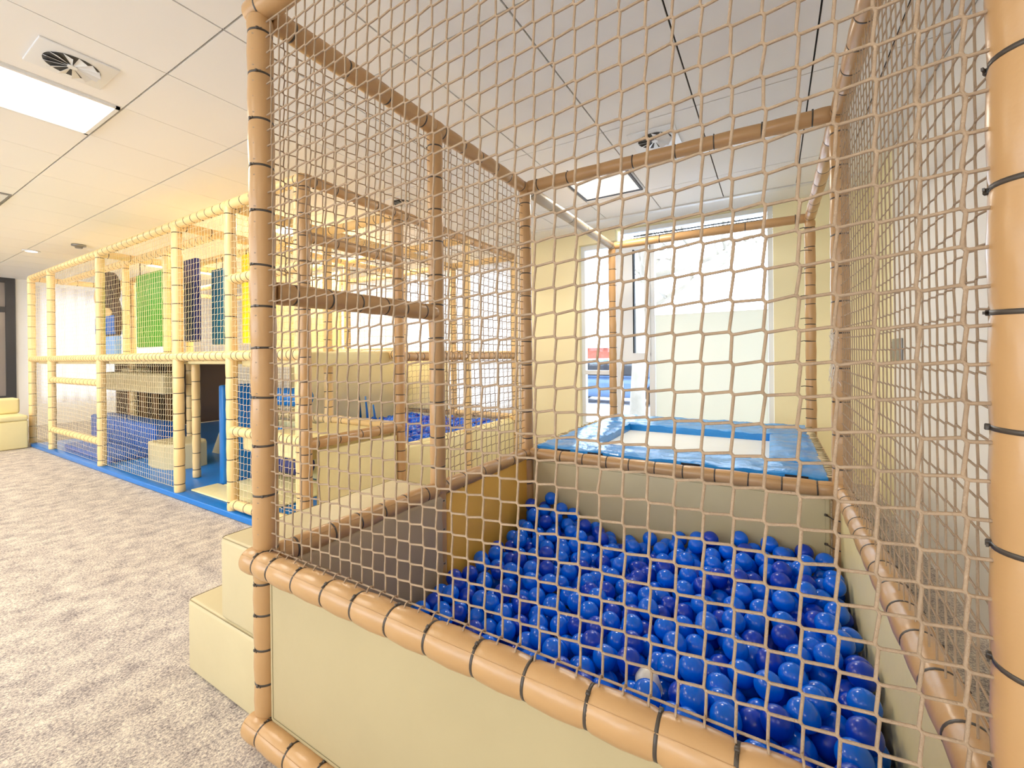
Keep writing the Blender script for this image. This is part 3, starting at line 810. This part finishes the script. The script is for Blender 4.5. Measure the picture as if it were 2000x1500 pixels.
pp(-6.85, 2.1, ZM, ZP-.02, .036); pp(-5.70, 2.1, ZM, ZP-.02, .036); pp(-5.03, 2.09, .05, ZM, .036)
for x in (-2.72, -3.68, -4.61, -6.54, -8.39): pp(x, 2.65, m='tube' if x == -2.72 else T)
for x in (-2.72, -4.61, -6.54, -9.34): pp(x, 3.6)
for x in (-2.72, -3.68, -4.61, -6.54, -9.34): pp(x, 4.57)
# long rails
for a, b in zip(PX, PX[1:]):
    rl((a, YL, ZP), (b, YL, ZP)); rl((a, YL-.006, ZM), (b, YL-.006, ZM), pitch=.09)
rl((-8.39, YL, .99), (-6.54, YL, .99)); rl((-8.39, YL, .32), (-6.54, YL, .32))
rl((-3.68, YL, 1.88), (-2.72, YL, 1.88), pitch=.07); rl((-3.68, YL, .68), (-2.72, YL, .68), pitch=.09); rl((-3.68, YL, .10), (-2.72, YL, .10))
rl((-9.34, 2.1, ZP-.02), (-4.61, 2.1, ZP-.02))
for y in (2.65, 3.6, 4.57):
    rl((-9.34, y, ZP), (-2.72, y, ZP), pitch=.2); rl((-9.34, y, ZM), (-2.72, y, ZM), pitch=.2)
rl((-4.61, 2.65, .66), (-2.72, 2.65, .66)); rl((-4.61, 4.57, .50), (-2.72, 4.57, .50))
for x in (-9.34, -6.54, -4.61, -3.68):
    rl((x, YL, ZP-.01), (x, 4.57, ZP-.01), pitch=.2); rl((x, YL, ZM-.01), (x, 4.57, ZM-.01), pitch=.2)
x = -2.72
rl((x, YL, ZP), (x, 2.65, ZP), m='tube', pitch=.15); rl((x, 2.65, ZP), (x, 4.57, ZP), m='tube', pitch=.15)
rl((x, YL, 2.08), (x, 2.65, 2.08), m='tube', pitch=.15); rl((x, YL, ZR+.07), (x, 2.65, ZR+.07), m='tube', pitch=.15)
rl((x, 2.65, 1.255), (x, 4.57, 1.255), m='tube', pitch=.1)
# nets on the front face
def pn(x0, x1, z0, z1, y=YL-.012, mesh=.05, rr=.0014): net('net', ps, (x0+.04, y, z0+.035), (1, 0, 0), x1-x0-.08, z1-z0-.07, mesh, rr, 'cord_light', n=4, jit=.0012)
for a, b in zip(PX, PX[1:]):
    if b == -2.72: pn(a, b, ZM, 1.88); pn(a, b, 1.88, ZP)
    else: pn(a, b, ZM, ZP)
pn(-9.34, -8.39, .05, ZM); pn(-8.39, -6.54, .05, ZM); pn(-6.54, -4.61, .05, ZM); pn(-3.68, -2.72, .68, ZM); pn(-3.68, -2.72, .05, .68)
def pnx(x, y0, y1, z0, z1, mesh=.05, rr=.0015, mm='cord_light'): net('net', ps, (x, y0+.04, z0+.035), (0, 1, 0), y1-y0-.08, z1-z0-.07, mesh, rr, mm, n=4, jit=.0012)
pnx(-2.72, 2.65, 3.6, .52, 1.255, mm='cord'); pnx(-2.72, 3.6, 4.57, .52, 1.255, mm='cord')
pnx(-2.72, 2.65, 3.6, 1.255, ZP, mm='cord'); pnx(-2.72, 3.6, 4.57, 1.255, ZP, mm='cord')
pnx(-4.61, 2.65, 4.57, ZM, ZP, .06); pnx(-3.68, 1.78, 2.65, ZM, ZP)
net('net', ps, (-4.57, 2.65, ZM+.04), (1, 0, 0), 1.85, ZP-ZM-.08, .055, .0021, 'cord_light', n=4)
net('net', ps, (-9.3, 3.6, ZM+.04), (1, 0, 0), 4.6, ZP-ZM-.08, .06, .0021, 'cord', n=4)
net('net', ps, (-9.3, 4.57, .1), (1, 0, 0), 4.6, ZM-.15, .06, .0021, 'cord', n=4)
# decks
def deck(a, b, m='cream_light', lab=None): pad('deck', ps, a, b, m, .02, None, lab)
deck((-9.30, YL+.05, ZM-.07), (-6.58, 2.62, ZM+.02)); deck((-6.50, YL+.05, ZM-.07), (-4.65, 2.62, ZM+.02))
deck((-9.30, 2.68, ZM-.07), (-6.58, 4.53, ZM+.02)); deck((-6.50, 2.68, ZM-.07), (-4.65, 3.58, ZM+.02))
deck((-3.64, 1.83, ZM-.09), (-2.80, 2.62, ZM+.02)); deck((-4.57, 1.83, ZM-.07), (-3.72, 2.62, ZM+.02))
deck((-4.57, 2.69, ZM-.06), (-2.80, 2.78, ZM+.06))
deck((-3.64, 1.83, .52), (-2.80, 2.62, .64)); 
# padded inner walls
def pw(a, b, m='cream_light', lab=None): pad('padded_panel', ps, a, b, m, .015, None, lab)
pw((-4.57, 4.50, .52), (-3.75, 4.54, ZM-.06)); pw((-4.56, 2.79, .36), (-4.525, 4.49, ZM-.02))
pw((-3.62, 2.63, .05), (-2.78, 2.67, .60)); pw((-4.55, 2.63, .05), (-3.74, 2.67, .60)); pw((-2.735, 1.86, .05), (-2.705, 2.60, .60))
pw((-4.57, 2.63, ZM+.08), (-4.30, 2.67, ZP-.1)); pw((-6.50, 3.55, ZM+.05), (-4.7, 3.59, ZP-.12), 'cream_light')
pw((-9.36, 2.72, .05), (-9.31, 4.5, ZM-.08), 'brown_pad', 'brown end wall panel')
pw((-5.6, 3.5, .05), (-4.65, 3.54, ZM-.08))
# second (rear) ball pit rim and wall
pw((-2.74, 2.70, .05), (-2.705, 3.55, .47)); pw((-2.74, 3.65, .05), (-2.705, 4.52, .47))
rl((-2.78, 2.70, .44), (-2.78, 4.53, .44), rr=.05, m='cream_light', pitch=.16); 
pw((-4.55, 2.70, .05), (-2.80, 2.76, .44))
# balls of the rear pit
mb = MB(); rg = np.random.default_rng(4)
for a in np.arange(-4.50, -2.87, .072):
    for b_ in np.arange(2.82, 4.48, .072):
        mb.add(iv + np.array([a+rg.uniform(-.012, .012), b_+rg.uniform(-.012, .012), .41+rg.uniform(-.025, .03)]), fi, int(rg.random() < .3), True)
for a in np.arange(-4.50, -2.87, .15):
    pass
mb.build('plastic_balls', [M['ball'], M['ball_navy']], kind='stuff', label='blue plastic balls filling the small rear ball pit seen through the nets', category='balls')
mb = MB(); mb.rbox((-4.54, 2.78, .048), (-2.85, 4.47, .345), .01); part('pit_floor', mb, M['cream'], ps)

# hanging pads and soft toys inside
def hpad(name, a, b, m, label, cat='hanging pad', holes=True):
    g = empty(name, ((a[0]+b[0])/2, (a[1]+b[1])/2, a[2]), label, cat)
    mb = MB(); mb.rbox(a, b, .015); part('cushion', mb, M[m], g)
    for sx in (a[0]+.05, b[0]-.05):
        mb = MB(); mb.rings([(sx, (a[1]+b[1])/2, b[2]-.01), (sx, (a[1]+b[1])/2, ZP-.03)], .005, n=6); part('strap', mb, M['tie'], g)
    return g
hpad('hanging_pad', (-6.60, 2.12, 1.40), (-5.80, 2.17, 2.27), 'green', 'tall bright green pad hanging on the upper level behind the net')
hpad('hanging_pad', (-6.06, 2.40, 1.46), (-5.76, 2.46, 2.44), 'navy', 'narrow navy blue pad hanging on the upper level, right of the green one')
hpad('hanging_pad', (-5.66, 2.52, 1.42), (-5.42, 2.60, 2.30), 'teal', 'narrow dark teal pad hanging on the upper level, right of the navy one')
hpad('hanging_pad', (-4.95, 2.50, 1.42), (-4.55, 2.56, 2.38), 'yellow', 'bright yellow pad hanging on the upper level beside the near corner post')
# dark animal-shaped hanging figure
g = empty('animal_shaped_pad', (-8.35, 2.34, 1.33), 'dark brown animal shaped hanging pad with tan face and blue lower half', 'hanging figure')
def blob(cx, cz, rx, rz, y0, y1, n=28):
    mb = MB(); P = []
    for s, (yy, k) in enumerate(((y0, .93), (y0+.01, 1), (y1-.01, 1), (y1, .93))):
        P += [(cx+rx*k*math.cos(2*PI*j/n), yy, cz+rz*k*math.sin(2*PI*j/n)) for j in range(n)]
    fs = [(s*n+j, s*n+(j+1) % n, (s+1)*n+(j+1) % n, (s+1)*n+j) for s in range(3) for j in range(n)]
    mb.add(P, fs, 0, True); mb.add(P, [list(range(n)), list(range(3*n, 4*n))[::-1]]); return mb
part('head', blob(-8.40, 2.28, .36, .27, 2.32, 2.42), M['brown'], g)
part('torso', blob(-8.40, 1.85, .42, .40, 2.34, 2.42), M['brown'], g)
part('face', blob(-8.52, 2.20, .22, .16, 2.30, 2.321), M['tan_face'], g)
part('belly', blob(-8.37, 1.93, .25, .09, 2.32, 2.341), M['tan_face'], g)
for ex in (-8.59, -8.48): part('eye', blob(ex, 2.24, .02, .03, 2.29, 2.301), M['black'], g)
mb = MB(); mb.rbox((-8.75, 2.31, 1.62), (-8.05, 2.45, 1.90), .03); part('trousers', mb, M['blue_deep'], g)
mb = MB(); mb.box((-8.41, 2.36, 2.5), (-8.39, 2.38, ZP)); part('strap', mb, M['tie'], g)
mb = MB(); mb.rbox((-8.28, 2.20, ZM+.025), (-7.62, 2.29, 1.58), .02)
thing('foam_block', mb, M['blue_light'], 'light blue foam block standing on the upper deck below the brown figure', 'foam block')
# lower level soft things
mb = MB(); mb.rbox((-8.95, 2.30, .047), (-6.65, 2.58, .43), .04)
thing('soft_bench', mb, M['blue_deep'], 'long deep blue padded block across the back of the lower level', 'foam block')
mb = MB(); mb.rbox((-8.3, 1.86, .047), (-6.62, 2.24, .12), .03)
thing('soft_mat', mb, M['blue_deep'], 'low dark blue mat lying behind the front net of the lower level', 'mat')
def obeam(a, b, label):
    g = empty('hanging_beam', ((a[0]+b[0])/2, (a[1]+b[1])/2, a[2]), label, 'padded beam')
    mb = MB(); mb.rbox(a, b, .03); part('cushion', mb, M['cream'], g)
    for sx in (a[0]+.15, b[0]-.15):
        mb = MB(); mb.rings([(sx, (a[1]+b[1])/2, b[2]-.01), (sx, (a[1]+b[1])/2, ZM-.065)], .012, n=6); part('strap', mb, M['tie'], g)
obeam((-8.35, 2.30, .82), (-6.40, 2.48, 1.08), 'long cream padded beam hanging under the deck of the lower level')
obeam((-9.2, 2.75, .98), (-8.5, 2.9, 1.12), 'thinner cream padded beam further back under the far deck')
for y in (2.86, 3.02, 3.19, 3.37, 3.52):
    mb = MB(); mb.rings([(-9.15, y, .046), (-9.15, y, .06), (-9.15, y, ZM-.08)], [.045, .05, .05], n=14)
    thing('padded_post', mb, M['sleeve_brown'], 'brown padded upright standing in the row at the far end of the lower level', 'padded post', 'brown uprights at the far end of the lower level')
# rounded cream stool block
mb = MB(); P = [(-6.13, 2.06), (-5.95, 2.03), (-5.68, 2.05), (-5.55, 2.12), (-5.50, 2.25), (-5.53, 2.40), (-5.68, 2.46), (-6.0, 2.46), (-6.12, 2.38)]
n = len(P); vs = []
for z, k in ((.047, 1), (.30, 1), (.318, .97), (.325, .9)):
    cx, cy = -5.76, 2.25; vs += [(cx+(p[0]-cx)*k, cy+(p[1]-cy)*k, z) for p in P]
mb.add(vs, [(s*n+j, s*n+(j+1) % n, (s+1)*n+(j+1) % n, (s+1)*n+j) for s in range(3) for j in range(n)], 0, False); mb.add(vs, [list(range(3*n, 4*n)), list(range(n))[::-1]])
thing('foam_block', mb, M['cream'], 'low rounded cream foam block on the blue floor behind the front net', 'foam block')
mb = MB(); mb.rbox((-4.56, 2.08, .047), (-4.48, 2.60, 1.0), .02)
thing('foam_wall', mb, M['blue'], 'tall upright bright blue pad beside the open entrance of the lower level', 'upright pad')
mb = MB(); mb.rbox((-4.56, 1.845, .047), (-3.40, 2.07, .062), .006); mb.rbox((-4.46, 2.07, .047), (-3.40, 2.6, .062), .006)
thing('entrance_mat', mb, M['cream_light'], 'cream mat lying in the open entrance of the lower level', 'mat')
mb = MB()   # climbing wedge
mb.add([(-6.2, 2.75, .047), (-5.6, 2.75, .047), (-5.6, 2.75, .78), (-5.7, 2.75, .78), (-6.2, 3.3, .047), (-5.6, 3.3, .047), (-5.6, 3.3, .78), (-5.7, 3.3, .78)],
       [(0,1,2,3), (7,6,5,4), (0,4,5,1), (1,5,6,2), (2,6,7,3), (3,7,4,0)])
thing('climbing_wedge', mb, M['cream'], 'cream sloping foam wedge between the inner uprights and the tall blue pad', 'foam wedge')
for z, rr_, m, lab in ((.88, .09, 'blue', 'uppermost of three blue foam rollers behind the near corner post'), (.53, .045, 'blue', 'thin middle one of three foam rollers behind the near corner post'), (.235, .095, 'navy', 'lowest and darkest of three foam rollers behind the near corner post')):
    g = empty('foam_roller', (-4.3, 2.45, z-rr_), lab, 'foam roller')
    mb = MB(); mb.rings([(-4.44, 2.45, z), (-4.43, 2.45, z), (-3.75, 2.45, z), (-3.74, 2.45, z)], [rr_*.9, rr_, rr_, rr_*.9], n=24); part('sleeve', mb, M[m], g)
    for x in (-4.47, -3.715):
        mb = MB(); mb.rings([(x, 2.45, z), (x+.035 if x < -4 else x-.03, 2.45, z)], .02, n=12); part('end_cap', mb, M['metal_grey'], g)
# thin blue foam sticks in the rear pit
for k, (x, h) in enumerate(((-4.17, .43), (-4.05, .36), (-3.92, .27), (-3.79, .18))):
    mb = MB(); mb.rings([(x, 3.4, .44), (x+.04, 3.4, .44+.02), (x+.02, 3.4, .44+h*.6), (x, 3.4, .44+h)], [.013, .014, .012, .009], n=8)
    lab = 'tallest thin blue foam stick standing in the rear ball pit' if k == 0 else ['', 'second tallest thin blue foam stick standing in the rear ball pit', 'short blue foam stick in the rear ball pit, third from the left', 'shortest thin blue foam stick in the rear ball pit'][k]
    thing('foam_stick', mb, M['teal'] if k in (0, 3) else M['blue'], lab, 'foam stick')

# cream bench at the far left
g = empty('upholstered_bench', (-9.5, .2, 0), 'cream upholstered bench on the carpet at the far left', 'bench')
mb = MB(); mb.rbox((-9.9, -1.5, .003), (-9.164, 1.70, .40), .02); part('base', mb, M['cream_light'], g)
mb = MB(); mb.rbox((-9.9, -1.5, .40), (-9.15, 1.70, .475), .025); part('seat', mb, M['cream_light'], g)
mb = MB(); mb.rbox((-9.9, -1.5, .475), (-9.6, 1.70, .70), .03); part('backrest', mb, M['cream_light'], g)
